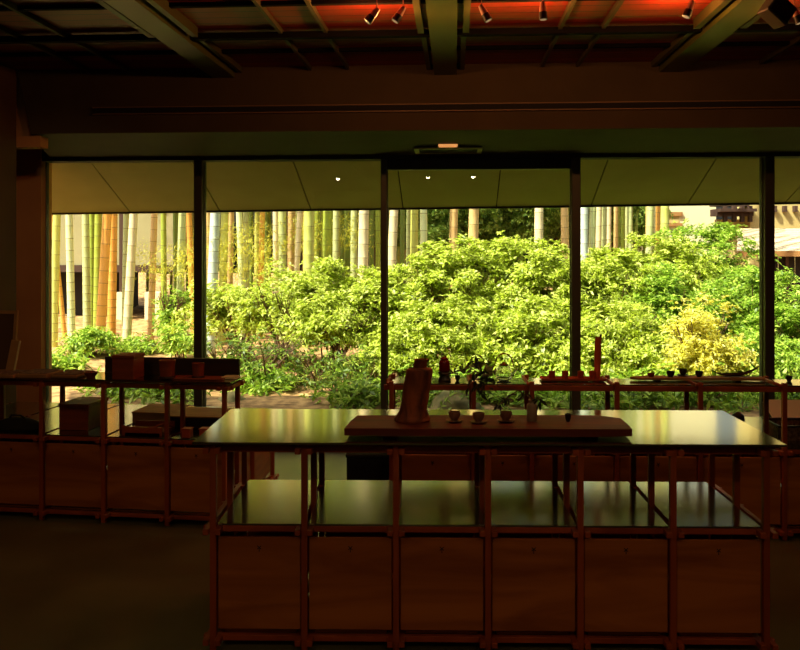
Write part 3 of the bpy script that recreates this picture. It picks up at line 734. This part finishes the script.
def crown(name, blobs, nw, ll, lw, m, seed, per=5, shell=.28, up_bias=.35, tilt=1.0):
    """whorls of leaves over overlapping ellipsoid blobs: (cx,cy,cz,rx,ry,rz)"""
    rs = np.random.RandomState(seed)
    B = np.array(blobs)
    area_ = B[:, 3] * B[:, 4] + B[:, 4] * B[:, 5] + B[:, 3] * B[:, 5]
    idx = rs.choice(len(B), nw, p=area_ / area_.sum())
    v = rs.normal(0, 1, (nw, 3)); v[:, 2] = np.where(rs.rand(nw) < up_bias, np.abs(v[:, 2]), v[:, 2])
    v /= np.linalg.norm(v, axis=1, keepdims=True)
    rad = 1 - shell * rs.rand(nw) ** 1.5 + rs.normal(0, .05, nw)
    b = B[idx]
    pos = b[:, :3] + v * b[:, 3:6] * rad[:, None]
    nrm = v / b[:, 3:6]; nrm /= np.linalg.norm(nrm, axis=1, keepdims=True)
    pos = np.repeat(pos, per, 0); nrm = np.repeat(nrm, per, 0)
    n = len(pos)
    r = rs.normal(0, 1, (n, 3)); r -= (r * nrm).sum(1, keepdims=True) * nrm; r /= np.linalg.norm(r, axis=1, keepdims=True)
    dirs = r * tilt + nrm * rs.uniform(.1, .8, (n, 1)) + np.array([[0, 0, .15]])
    keep = pos[:, 2] > .02
    pos, dirs = pos[keep], dirs[keep]; n = len(pos)
    return leaf_mesh(name, pos, dirs, rs.uniform(.7, 1.3, n) * ll, rs.uniform(.75, 1.25, n) * lw, m)
def blobset(seed, n, R, H, base=.3, r=(.3, .5)):
    rnd = random.Random(seed); out = [(0, 0, H * .55, R * .72, R * .72, H * .42)]
    for _ in range(n):
        a = rnd.uniform(0, 6.283); d = R * math.sqrt(rnd.random()) * .85
        zmax = base + (H - base) * math.sqrt(max(0, 1 - (d / R) ** 2)) * .9
        rr = rnd.uniform(*r) * R
        out.append((d * math.cos(a), d * math.sin(a), rnd.uniform(.25 * zmax + .1, zmax) , rr, rr, rr * rnd.uniform(.5, .8)))
    return out
def stems(name, R, H, n, seed, m=None, rad=.018):
    rnd = random.Random(seed); mb = MB()
    for _ in range(n):
        a = rnd.uniform(0, 6.28); d = R * rnd.uniform(.3, .8)
        x0, y0 = rnd.uniform(-.12, .12) * R, rnd.uniform(-.12, .12) * R
        p1 = (x0 + d * .25 * math.cos(a), y0 + d * .25 * math.sin(a), H * .25)
        p2 = (x0 + d * .6 * math.cos(a) + rnd.uniform(-.05, .05), y0 + d * .6 * math.sin(a), H * .5)
        p3 = (x0 + d * math.cos(a), y0 + d * math.sin(a), H * rnd.uniform(.65, .85))
        mb.tube([(x0, y0, -.08), p1, p2, p3], [rad, rad * .8, rad * .55, rad * .25], 6)
        for _k in range(2):
            b2 = a + rnd.uniform(-1, 1)
            mb.tube([p2, (p2[0] + .3 * R * math.cos(b2), p2[1] + .3 * R * math.sin(b2), p2[2] + H * .22)], [rad * .45, rad * .2], 5)
    return mb.build(name, m or M['stem'], None, True)
def bush(name, R, Rd, H, base, ncl, nwh, ll, lw, m, seed, per=5, spread=.08, shell=.45, loose=False):
    """sprig clusters over (and a little inside) a dome; every sprig carries whorls of leaves"""
    rs = np.random.RandomState(seed)
    a = rs.uniform(0, 2 * np.pi, ncl); el = np.arcsin(rs.uniform(-.15, 1, ncl))
    k = 1 - shell * rs.rand(ncl) ** 1.3
    lump = 1 + .10 * np.sin(3 * a + seed) + .07 * np.sin(5 * a + 2 * seed) + .08 * np.sin(6 * el + 3 * a)
    k = k * lump
    if loose: k = rs.uniform(.25, 1.05, ncl)
    n = np.stack([np.cos(el) * np.cos(a), np.cos(el) * np.sin(a), np.sin(el)], 1)
    c = np.stack([R * k * n[:, 0], Rd * k * n[:, 1], base + (H - base) * (k * n[:, 2] * .92)], 1)
    sc = rs.uniform(.6, 1.35, ncl)
    pos = np.repeat(c, nwh, 0) + rs.normal(0, 1, (ncl * nwh, 3)) * np.repeat(sc, nwh)[:, None] * np.array([[spread, spread, spread * .55]])
    nn = np.repeat(n, nwh, 0) + np.array([[0, 0, .55]]) + rs.normal(0, .35, (ncl * nwh, 3)); nn /= np.linalg.norm(nn, axis=1, keepdims=True)
    pos = np.repeat(pos, per, 0); nn = np.repeat(nn, per, 0); q = len(pos)
    r = rs.normal(0, 1, (q, 3)); r -= (r * nn).sum(1, keepdims=True) * nn; r /= np.linalg.norm(r, axis=1, keepdims=True)
    dirs = r + nn * rs.uniform(-.05, .7, (q, 1))
    keep = pos[:, 2] > .02
    pos, dirs = pos[keep], dirs[keep]; q = len(pos)
    return leaf_mesh(name, pos, dirs, rs.uniform(.65, 1.3, q) * ll, rs.uniform(.75, 1.25, q) * lw, m)
KS = {'az1': (120, 30, .074, .030, 'leaf_az', .45, False, .35), 'az2': (110, 30, .080, .033, 'leaf_az', .5, False, .35), 'grn': (130, 28, .074, .028, 'leaf_grn', .45, False, .3),
      'yel': (260, 24, .055, .023, 'leaf_yel', .6, False, .12), 'loose': (110, 17, .072, .026, 'leaf_az', .6, True, .42), 'loose2': (90, 15, .08, .024, 'leaf_grn', .6, True, .35),
      'sparse': (46, 9, .075, .024, 'leaf_dk', .6, True, .1),
      'low': (95, 9, .11, .036, 'leaf_grn', .8, True, .05)}
SEED = [100]
def shrub(key, px, D, ytop, rw, label, cat='shrub', name='azalea_shrub', group=None):
    p = P(px, D); z0 = gz(p.x, p.y); p.z = z0 - .03
    SEED[0] += 1
    H = max(.2, Z(ytop, D) - z0)
    nc, nw, ll, lw, m, sh, lo, bf = KS[key]
    t = thing(name, label, cat, p, 0, group)
    f = math.sqrt(max(.12, rw * (rw + H) / (.85 * 2.75)))
    Rd = rw * .8
    o = bush('foliage', rw, Rd, H, H * bf if key != 'low' else .02, int(nc * f * f) + 12, nw, ll, lw, M[m], SEED[0], shell=sh, loose=lo, spread={'low': .12, 'yel': .075, 'az1': .075, 'az2': .075, 'grn': .08}.get(key, .085))
    o.parent = t
    st = stems('stem', rw, H * .95, 14 if lo else 9, SEED[0], rad=.016 if H > .8 else .007); st.parent = t
    return t
G = 'shrubs on the garden bank'
S = [('grn', 92, 13.4, 325, .40, 'small bright shrub low behind the leftmost pane, above the flat boards'),
     ('loose2', 140, 13.9, 336, .42, 'low sprawling green shrub right of centre behind the leftmost pane'),
     ('loose2', 180, 13.2, 318, .34, 'thin leafy shrub just left of the first window mullion'),
     ('loose2', 172, 14.0, 266, .28, 'narrow bamboo-like leafy shrub rising among culms left of first mullion'),
     ('loose', 238, 12.6, 268, .85, 'loose shrub with visible thin stems right beside the first mullion'),
     ('loose', 285, 12.2, 252, .8, 'tall loose shrub with arching twigs centred left in the second pane'),
     ('az1', 336, 12.5, 254, .72, 'rounded pale green shrub in the right half of the second pane'),
     ('loose', 330, 11.8, 285, .8, 'open lower shrub in front of the rounded one in the second pane'),
     ('az2', 374, 12.2, 262, .6, 'pale shrub partly hidden by the second mullion'),
     ('az2', 412, 12.3, 258, .75, 'shrub at the left side of the middle pane, above the bark flask'),
     ('az1', 452, 12.6, 230, .9, 'highest rounded shrub left of centre in the middle pane'),
     ('az2', 500, 12.8, 232, .85, 'rounded shrub in the centre of the middle pane'),
     ('az1', 545, 12.4, 238, .85, 'rounded shrub right side of the middle pane beside the third mullion'),
     ('az1', 440, 11.4, 290, .8, 'lower shrub in front, left part of the middle pane'),
     ('az2', 520, 11.4, 296, .85, 'lower shrub in front, right part of the middle pane'),
     ('az2', 600, 12.6, 240, .9, 'rounded shrub right of the third mullion, upper row'),
     ('az1', 655, 13.6, 225, 1.1, 'broad green shrub at upper middle of the fourth pane'),
     ('grn', 708, 14.2, 213, .95, 'tallest deep green shrub upper right of the fourth pane'),
     ('az1', 612, 11.6, 292, .9, 'lower bright shrub right of third mullion, front row'),
     ('yel', 702, 10.4, 289, .55, 'yellow shrub in the lower right of the fourth pane'),
     ('grn', 665, 12.3, 262, .9, 'dense green shrub behind and left of the yellow one'),
     ('grn', 750, 12.6, 250, .75, 'green shrub left of the fourth mullion under the shingle roof'),
     ('az1', 655, 10.9, 335, .5, 'low shrub left of the yellow one, front row'),
     ('sparse', 262, 11.0, 318, .75, 'sparse low shrub in front of the stems, left in the second pane'),
     ('sparse', 318, 10.8, 332, .7, 'sparse low shrub on the shaded slope, centre of second pane'),
     ('sparse', 366, 10.7, 335, .5, 'sparse low shrub beside the second mullion at its left'),
     ('sparse', 222, 11.2, 322, .5, 'sparse low leafy shrub just right of the first mullion'),
     ('grn', 757, 11.2, 330, .6, 'low green shrub right of the yellow one beside the fourth mullion'),
     ('grn', 806, 11.6, 292, .8, 'leafy green shrub at the far right edge under the shingle roof'),
     ('az2', 567, 10.9, 335, .65, 'low shrub straddling the third mullion in the front row'),
     ('az1', 395, 11.0, 330, .55, 'low shrub behind the second mullion in the front row')]
for s_ in S: shrub(*s_, group=G)
for (px, D, yt, rw, lb) in ((120, 10.6, 377, .6, 'low leafy ground plant seen under the upper shelf at left'), (160, 10.2, 382, .55, 'low leafy ground plant seen between posts left of first mullion'),
                            (352, 9.9, 377, .55, 'low fresh green ground plant left of the second mullion'), (445, 9.9, 376, .55, 'low fresh green ground plant below the red lacquer jar'),
                            (515, 9.9, 384, .5, 'low green ground plant seen below the glass teapot'), (590, 9.8, 380, .6, 'low green ground plant seen below the orange tray'),
                            (650, 9.9, 378, .6, 'low green ground plant left end under the driftwood tray'), (710, 9.8, 376, .6, 'low green ground plant under the leaf-shaped dish'),
                            (790, 9.8, 370, .6, 'low green ground plant right of the fourth mullion'), (262, 10.8, 366, .5, 'small ferny plant on the shaded slope of the second pane'),
                            (415, 10.3, 372, .5, 'low green ground plant just right of the second mullion'), (480, 10.3, 374, .55, 'low green ground plant behind the dark leaves of the vase branch'),
                            (552, 10.3, 376, .5, 'low green ground plant below the leftmost orange cup'), (622, 10.3, 374, .5, 'low green ground plant between the orange and driftwood trays'),
                            (682, 10.2, 372, .55, 'low green ground plant below the black cup on a saucer'), (745, 10.2, 370, .5, 'low green ground plant just left of the fourth mullion'),
                            (60, 12.0, 356, .3, 'small weeds at the foot of the leftmost culms')):
    shrub('low', px, D, yt, rw, lb, name='ground_plant', cat='plant', group='low plants before the shrubs')
# rocks
def rock(px, D, r, label, sq=.6):
    p = P(px, D); p.z = gz(p.x, p.y) - .05
    bm = bmesh.new(); bmesh.ops.create_icosphere(bm, subdivisions=3, radius=r)
    rnd = random.Random(px)
    ph = [rnd.uniform(0, 6) for _ in range(6)]
    for v in bm.verts:
        k = 1 + .14 * math.sin(v.co.x * 5 / r * .6 + ph[0]) + .1 * math.sin(v.co.y * 7 / r * .6 + ph[1]) + .08 * math.sin(v.co.z * 9 / r * .6 + ph[2])
        v.co = v.co * k; v.co.z *= sq
        if v.co.z < 0: v.co.z *= .4
    mb = MB(); mb.bm.free(); mb.bm = bm
    o = mb.build('garden_rock', M['rock'], None, True, p)
    return props(o, label, 'rock', 'rocks in the garden')
rock(456, 9.6, .28, 'grey rock low behind the tea cups in the middle pane', .9)
rock(232, 10.2, .2, 'mossy rock right of the first mullion near the ground')
rock(142, 10.8, .5, 'dark mossy rock seen under the upper shelf at left')
rock(275, 13.6, .3, 'pale rock in the sun left part of the second pane', .5)

# bamboo culms
def culm_mesh(R, H, step, seed):
    rnd = random.Random(seed); mb = MB(); prof = []
    z = -.3; prof.append((R * 1.04, z)); nodes = []
    s_ = step * .6
    zz = rnd.uniform(.05, .2)
    while zz < H:
        r = R * (1 - .35 * zz / H)
        prof += [(r * .985, zz - .02), (r * 1.02, zz - .004), (r * 1.0, zz), (r * 1.015, zz + .006), (r * .985, zz + .02)]
        nodes.append((r, zz)); zz += s_; s_ = min(step * 1.25, s_ * 1.06)
    prof.append((R * .6, H))
    mb.lathe(prof, 12)
    o = mb.build('stalk', BAM['green'], None, True)
    mb = MB()
    for r, z in nodes: mb.lathe([(r * .99, z - .006), (r * 1.028, z - .003), (r * 1.028, z + .003), (r * .99, z + .006)], 12)
    n = mb.build('node_ring', M['node'], None, True)
    return o.data, n.data, o, n
CUL = []
for k, st in enumerate((.17, .24, .31)):
    a, b, oa, ob = culm_mesh(.06, 9.0, st, 40 + k); bpy.data.objects.remove(oa); bpy.data.objects.remove(ob)
    CUL.append((a, b))
culm_cache = {}
def culm(px_top, px_bot, wpx, color, D, label=None, group=None, variant=None, name='bamboo_culm', slant_y=0.0):
    v = variant if variant is not None else random.randrange(3)
    key = (v, color)
    if key not in culm_cache:
        me = CUL[v][0].copy(); me.materials.clear(); me.materials.append(BAM[color]); culm_cache[key] = me
    dia = wpx * 1.22 / F * D
    b = P(px_bot, D); b.z = gz(b.x, b.y) - .02
    # base where px_bot at y~325; top px at y=210 height
    zt_ = Z(210, D); zb = Z(325, D)
    a = P(px_top, D, zt_); bb = P(px_bot, D, zb)
    dirv = (a - bb).normalized()
    base = bb + dirv * ((b.z - zb) / dirv.z)
    t = thing(name, label, 'bamboo', base, 0, group)
    q = Vector((0, 0, 1)).rotation_difference(dirv)
    t.rotation_euler = (q @ Matrix.Rotation(random.uniform(0, 6), 3, 'Z').to_quaternion()).to_euler()
    s_ = dia / .12
    t.scale = (s_, s_, 1)
    for me, nm in ((culm_cache[key], 'stalk'), (CUL[v][1], 'node_ring')):
        o = bpy.data.objects.new(nm, me); COL.objects.link(o); o.parent = t
    return t
B1 = [(51.5, 63.5, 4, 'orange', 15.5), (57, 54, 6.8, 'yellow green', 14.2), (69, 71.5, 6.5, 'pale lime', 14.0), (85.5, 87, 6.5, 'grey green', 15.2), (92, 92, 5.5, 'green', 15.4), (98.5, 97, 6.5, 'green', 14.8),
      (107.5, 101, 8, 'orange', 14.3), (113.5, 111.5, 7.5, 'orange', 14.6), (126.5, 125, 5.5, 'grey green', 15.6), (134, 127.5, 7.5, 'cream', 14.1), (154.5, 151, 5.8, 'tan', 15.0), (163.5, 164, 5, 'green', 15.8),
      (175.5, 177, 5, 'dark green', 16.0), (182.5, 179.5, 7, 'grey green', 14.6), (188.5, 193.5, 5.5, 'orange', 15.2)]
B2 = [(208.5, 207, 7, 'tan', 15.0), (215.5, 211, 9.2, 'bluish white', 13.8), (225, 222, 7, 'yellow green', 15.0), (231, 228.5, 6, 'tan', 15.8), (239, 243, 5.5, 'pale lime', 14.6), (246, 247, 5, 'grey green', 16.0),
      (262.5, 260, 5, 'orange', 15.3), (275.5, 276, 5, 'cream', 14.8), (282, 282.5, 7.5, 'grey green', 15.2), (291, 290, 6, 'tan', 16.0), (300, 294, 5, 'cream', 14.5), (309, 308, 9.5, 'yellow green', 14.2),
      (317, 315, 6, 'green', 15.8), (327.5, 326, 8.5, 'green', 15.4), (336, 335, 5.5, 'grey green', 15.0), (348, 347, 6, 'dark green', 16.0), (354, 353.5, 6, 'grey green', 15.4), (364, 362, 9.2, 'cream', 14.4), (372, 371, 4.5, 'dark green', 16.4), (378, 378, 4.5, 'green', 16.0)]
B3 = [(394, 389, 8, 'cream', 14.5), (402.5, 402, 4.5, 'dark green', 16.2), (414.5, 413.5, 7, 'yellow green', 15.0), (423.5, 424, 6.8, 'pale lime', 14.8), (454, 451, 7.5, 'tan', 15.6), (474, 471, 9, 'tan', 14.8), (539, 538, 8, 'cream', 15.0), (564.5, 566, 7, 'tan', 15.8)]
B4 = [(584, 583, 8, 'bluish white', 15.0), (593, 590, 6, 'grey green', 15.6), (599, 596.5, 5, 'cream', 16.0), (604.5, 603, 4.5, 'grey green', 16.4), (609, 608, 4.2, 'cream', 16.6), (616, 615, 4, 'tan', 17), (623, 622.5, 4.2, 'green', 16.8),
      (630, 629.5, 4.4, 'grey green', 16), (650.5, 646, 6, 'grey green', 15.6), (658, 657.5, 4, 'orange', 16), (665, 664, 7.5, 'yellow green', 15.4)]
ORD = ['first', 'second', 'third', 'fourth', 'fifth', 'sixth', 'seventh', 'eighth', 'ninth', 'tenth', 'eleventh', 'twelfth', 'thirteenth', 'fourteenth', 'fifteenth', 'sixteenth', 'seventeenth', 'eighteenth', 'nineteenth', 'twentieth']
for lst, pane in ((B1, 'leftmost'), (B2, 'second'), (B3, 'middle'), (B4, 'fourth')):
    for i, (a, b, w, c, D) in enumerate(lst):
        wd = 'thick ' if w >= 7.5 else ('slim ' if w <= 5 else '')
        lean = ' leaning left' if b - a > 2.5 else (' leaning right' if a - b > 2.5 else '')
        culm(a, b, w, c, D, '%s%s bamboo culm%s, %s large one from left in the %s pane' % (wd, c, lean, ORD[i], pane), 'large bamboo culms in front of the grove')
TOPS = []
rnd = random.Random(3)
for i in range(46):
    px = rnd.choice([rnd.uniform(198, 385), rnd.uniform(230, 345), rnd.uniform(392, 440), rnd.uniform(578, 670)])
    c = rnd.choice(['green', 'tan', 'yellow green', 'dark green', 'grey green', 'pale lime'])
    tc_ = culm(px + rnd.uniform(-2, 2), px, rnd.uniform(2.4, 4.6), c, rnd.uniform(17, 21), 'thin distant bamboo culm deep in the grove behind the large culms', 'thin culms deep in the bamboo grove', name='distant_bamboo_culm')
    if i % 4 == 0 and px < 600: TOPS.append((tc_, rnd.uniform(3.7, 5.0)))
for i in range(26):
    px = rnd.uniform(130, 720)
    c = rnd.choice(['green', 'tan', 'yellow green', 'grey green'])
    culm(px + rnd.uniform(-2, 2), px, rnd.uniform(2.4, 4.2), c, rnd.uniform(21, 24), 'thin distant bamboo culm deep in the grove behind the large culms', 'thin culms deep in the bamboo grove', name='distant_bamboo_culm')

# bamboo leaf sprays in the grove
rs = np.random.RandomState(77)
def spray(n_cl, ext, seed, m, ll=.13, lw=.022, per=9):
    rs = np.random.RandomState(seed)
    c = rs.uniform(-1, 1, (n_cl, 3)) * np.array(ext)
    c = np.repeat(c, per, 0) + rs.normal(0, .09, (n_cl * per, 3))
    dd = rs.normal(0, 1, c.shape); dd[:, 2] = dd[:, 2] * .4 - .35
    return leaf_mesh('leaves', c, dd, rs.uniform(.7, 1.3, len(c)) * ll, rs.uniform(.8, 1.2, len(c)) * lw, m)
sprA = spray(130, (.9, .5, .55), 5, M['leaf_bam'])
sprB = spray(900, (2.2, 1.4, 1.2), 6, M['leaf_bam'])
first = {}
def bam_branch(px, D, py, sc, o, label, group):
    p = P(px, D, Z(py, D)); t = thing('bamboo_branch', label, 'branch', p, random.uniform(-.5, .5), group)
    t.scale = (sc,) * 3
    if o.name not in first: first[o.name] = 1; o.parent = t
    else:
        c = o.copy(); c.parent = t; COL.objects.link(c)
    tw = MB()
    for k in range(5): tw.tube([(random.uniform(-.2, .2), .1, -.5), (random.uniform(-.7, .7), random.uniform(-.3, .3), random.uniform(-.1, .45))], [.006, .002], 5)
    tw.build('twig', BAM['green'], t)
bam_branch(168, 14.3, 262, .55, sprA, 'spray of bamboo leaves hanging left of the first mullion', 'bamboo leaf sprays')
bam_branch(225, 14.0, 240, .5, sprA, 'spray of yellow bamboo leaves right of the first mullion', 'bamboo leaf sprays')
bam_branch(245, 14.6, 262, .55, sprA, 'spray of bamboo leaves over the loose shrub in second pane', 'bamboo leaf sprays')
bam_branch(285, 15.0, 235, .6, sprA, 'spray of bamboo leaves between culms above the tall loose shrub', 'bamboo leaf sprays')
bam_branch(340, 15.5, 232, .6, sprA, 'spray of bamboo leaves upper right in the second pane', 'bamboo leaf sprays')
# leafy tops carried by some of the culms above the eave line (mirrored in the counter top)
for i, (t, dz) in enumerate(TOPS):
    c = sprB if i == 0 else sprB.copy()
    if i: COL.objects.link(c)
    c.parent = t; c.location = (0, 0, dz); c.scale = (1 / t.scale.x, 1 / t.scale.y, 1); c.rotation_euler = (0, 0, i * .8)
# background trees
tb = blobset(9, 34, 1.0, 2.0, base=.2, r=(.22, .36))
tf = crown('foliage', tb, 13000, .05, .026, M['leaf_tree'], 21, per=5, shell=.35)
def trunk(name, H, R, seed):
    rnd = random.Random(seed); mb = MB()
    mb.tube([(0, 0, -H * .45), (.05, 0, 0), (0, .03, H * .4), (.03, 0, H * .8)], [R, R * .8, R * .6, R * .3], 10)
    for k in range(5):
        a = rnd.uniform(0, 6.28); z = rnd.uniform(.1, .6) * H
        mb.tube([(0, 0, z), (.3 * math.cos(a), .3 * math.sin(a), z + .35), (.55 * math.cos(a), .55 * math.sin(a), z + .55)], [R * .4, R * .25, R * .1], 6)
    return mb.build(name, M['stem'], None, True)
tt_ = trunk('trunk', 2.0, .06, 3)
T = [(432, 19, 1.8, 'dark leafy tree behind the left half of the middle pane'), (498, 23, 2.0, 'dark leafy tree behind the centre of the middle pane'), (560, 19.4, 1.8, 'dark leafy tree behind the third mullion'),
     (612, 24, 1.6, 'dark leafy tree behind the slim culms in the fourth pane'), (375, 25, 1.8, 'dark leafy tree behind the second mullion')]
for i, (px, D, s_, lb) in enumerate(T):
    p = P(px, D); p.z = gz(p.x, p.y) + .8
    t = thing('background_tree', lb, 'tree', p, i * 1.3, 'trees behind the garden'); t.scale = (s_, s_, s_ * 1.1)
    for o in (tf, tt_):
        c = o if i == 0 else o.copy()
        if i: COL.objects.link(c)
        c.parent = t

# ------------------------------------------------------------------ buildings outside
D = 19.0
o = P(112, D); rzh = PSI
bh = thing('garden_building', 'grey walled raised building with dark timber band behind the leftmost culms', 'building', (o.x, o.y, 0), rzh)
def X(px): return (px - 112) / F * D
zb_ = Z(265, D); zb2 = Z(272, D)
MB().box(X(-160), X(178), 0, 3, zb_, 6).build('wall', M['house_wall'], bh)
MB().box(X(-160), X(179), -.05, 3, zb2, zb_).build('timber_band', M['house_dark'], bh)
for px in (122.5, 47, -30, 177): MB().box(X(px - 2.2), X(px + 2.2), -.08, .0, Z(345, D), 6).build('post', M['house_dark'], bh)
MB().box(X(-160), X(97), .3, 3, gz(0, 19) - .3, zb2).build('void_shade_box', M['house_void'], bh)  # dark box standing in for the shaded void under the building
for px in (122, 150, 158): MB().box(X(px - 3.4), X(px + 3.4), -.15, .15, gz(0, 19) - .3, Z(292, D)).build('stone_pier', M['cream_wall'], bh)
mb = MB()
for k in range(9): mb.box(X(131 + k * 5), X(133.5 + k * 5), -.03, -.001, Z(210, D), Z(206.5, D))
mb.build('vent_grille', M['paper'], bh)
# cream house
D2 = 26.0; o = P(690, D2)
h = thing('cream_house', 'cream walled house far behind the fourth pane at top', 'house', (o.x, o.y, 0), PSI)
def X2(px): return (px - 690) / F * D2
MB().box(X2(620), X2(716), 0, 5, 0, 6).build('wall', M['cream_wall'], h)
MB().box(X2(655), X2(682), -.06, 0, Z(216, D2), Z(212, D2)).box(X2(655), X2(682), -.06, 0, Z(226, D2), Z(223, D2)).build('window_sill', M['pale_wood'], h)
MB().box(X2(658), X2(679), -.02, 0, Z(223, D2), Z(216, D2)).build('window', M['tan_wall'], h)
# tan house with dark eave
D3 = 21.0; o = P(770, D3)
h = thing('tan_house', 'tan plastered house wall with dark brown eave brackets at the upper right', 'house', (o.x, o.y, 0), PSI)
def X3(px): return (px - 770) / F * D3
MB().box(X3(750), X3(1000), 0, .8, 0, 5.5).build('wall', M['tan_wall'], h)
MB().box(X3(716), X3(752), -.1, .4, Z(216, D3), Z(209, D3)).box(X3(716), X3(752), -.3, -.1, Z(212, D3), Z(209, D3)).build('eave_beam', M['house_dark'], h)
MB().box(X3(722), X3(750), .3, .5, 0, Z(219, D3)).build('side_wall', M['tan_wall'], h)
for px in (724, 733, 741, 749, 773.5, 783.5, 794): MB().box(X3(px - 1.6), X3(px + 1.6), -.12, 0, Z(212 if px > 760 else 222, D3), Z(206, D3)).build('bracket', M['house_dark'], h)
MB().box(X3(716), X3(1000), .02, .45, Z(206, D3), Z(200, D3)).build('roof', M['house_dark'], h)
# shed with shingle roof
D4 = 17.5; o = P(790, D4)
h = thing('garden_shed', 'small shed with pale shingle roof at the right edge', 'shed', (o.x, o.y, 0), PSI - .06)
def X4(px): return (px - 790) / F * D4
ze = Z(251, D4)
mb = MB()
p_ = [(X4(738), 0, ze), (X4(960), 0, ze), (X4(960), 1.8, ze + .50), (X4(768), 1.8, ze + .50)]
vs = [mb.bm.verts.new(q) for q in p_] + [mb.bm.verts.new((q[0], q[1], q[2] - .07)) for q in p_]
for q in ((0, 1, 2, 3), (7, 6, 5, 4), (0, 4, 5, 1), (1, 5, 6, 2), (2, 6, 7, 3), (3, 7, 4, 0)): mb.bm.faces.new([vs[i] for i in q])
mb.build('roof', M['shingle'], h)
MB().box(X4(739), X4(960), -.01, .03, ze - .11, ze - .0).build('fascia', M['pale_wood'], h)
mb = MB()
for k in range(12): mb.box(X4(768) + k * .17, X4(768) + k * .17 + .15, .3, .34, 0, ze)
mb.build('board_wall', M['house_void'], h)
for px in (776, 792): MB().box(X4(px - 1.5), X4(px + 1.5), .25, .30, 0, ze).build('post', M['house_dark'], h)

# ------------------------------------------------------------------ light
w = bpy.data.worlds.new('sky'); scn.world = w; w.use_nodes = True
nt = w.node_tree
sky = nt.nodes.new('ShaderNodeTexSky'); sky.sky_type = 'NISHITA'; sky.sun_disc = False
sky.sun_elevation = math.radians(55); sky.sun_rotation = math.radians(245); sky.dust_density = 9; sky.air_density = 1
hs = nt.nodes.new('ShaderNodeHueSaturation'); hs.inputs['Saturation'].default_value = .3
nt.links.new(sky.outputs[0], hs.inputs['Color']); nt.links.new(hs.outputs[0], nt.nodes['Background'].inputs[0])
nt.nodes['Background'].inputs[1].default_value = .26
sun = bpy.data.lights.new('sun', 'SUN'); sun.energy = 12; sun.angle = .009; sun.color = (1, .93, .74)
so_ = bpy.data.objects.new('sun', sun); COL.objects.link(so_)
d = Vector((.62, .42, -1.0))
so_.rotation_euler = d.to_track_quat('-Z', 'Y').to_euler()

vs_ = scn.view_settings
vs_.view_transform = 'Standard'; vs_.look = 'None'; vs_.gamma = 1; vs_.use_curve_mapping = False
vs_.exposure = 0.0
scn.cycles.use_denoising = True
scn.cycles.max_bounces = 10; scn.cycles.diffuse_bounces = 5; scn.cycles.transparent_max_bounces = 24
scn.cycles.sample_clamp_indirect = 4.0
scn.cycles.caustics_reflective = False
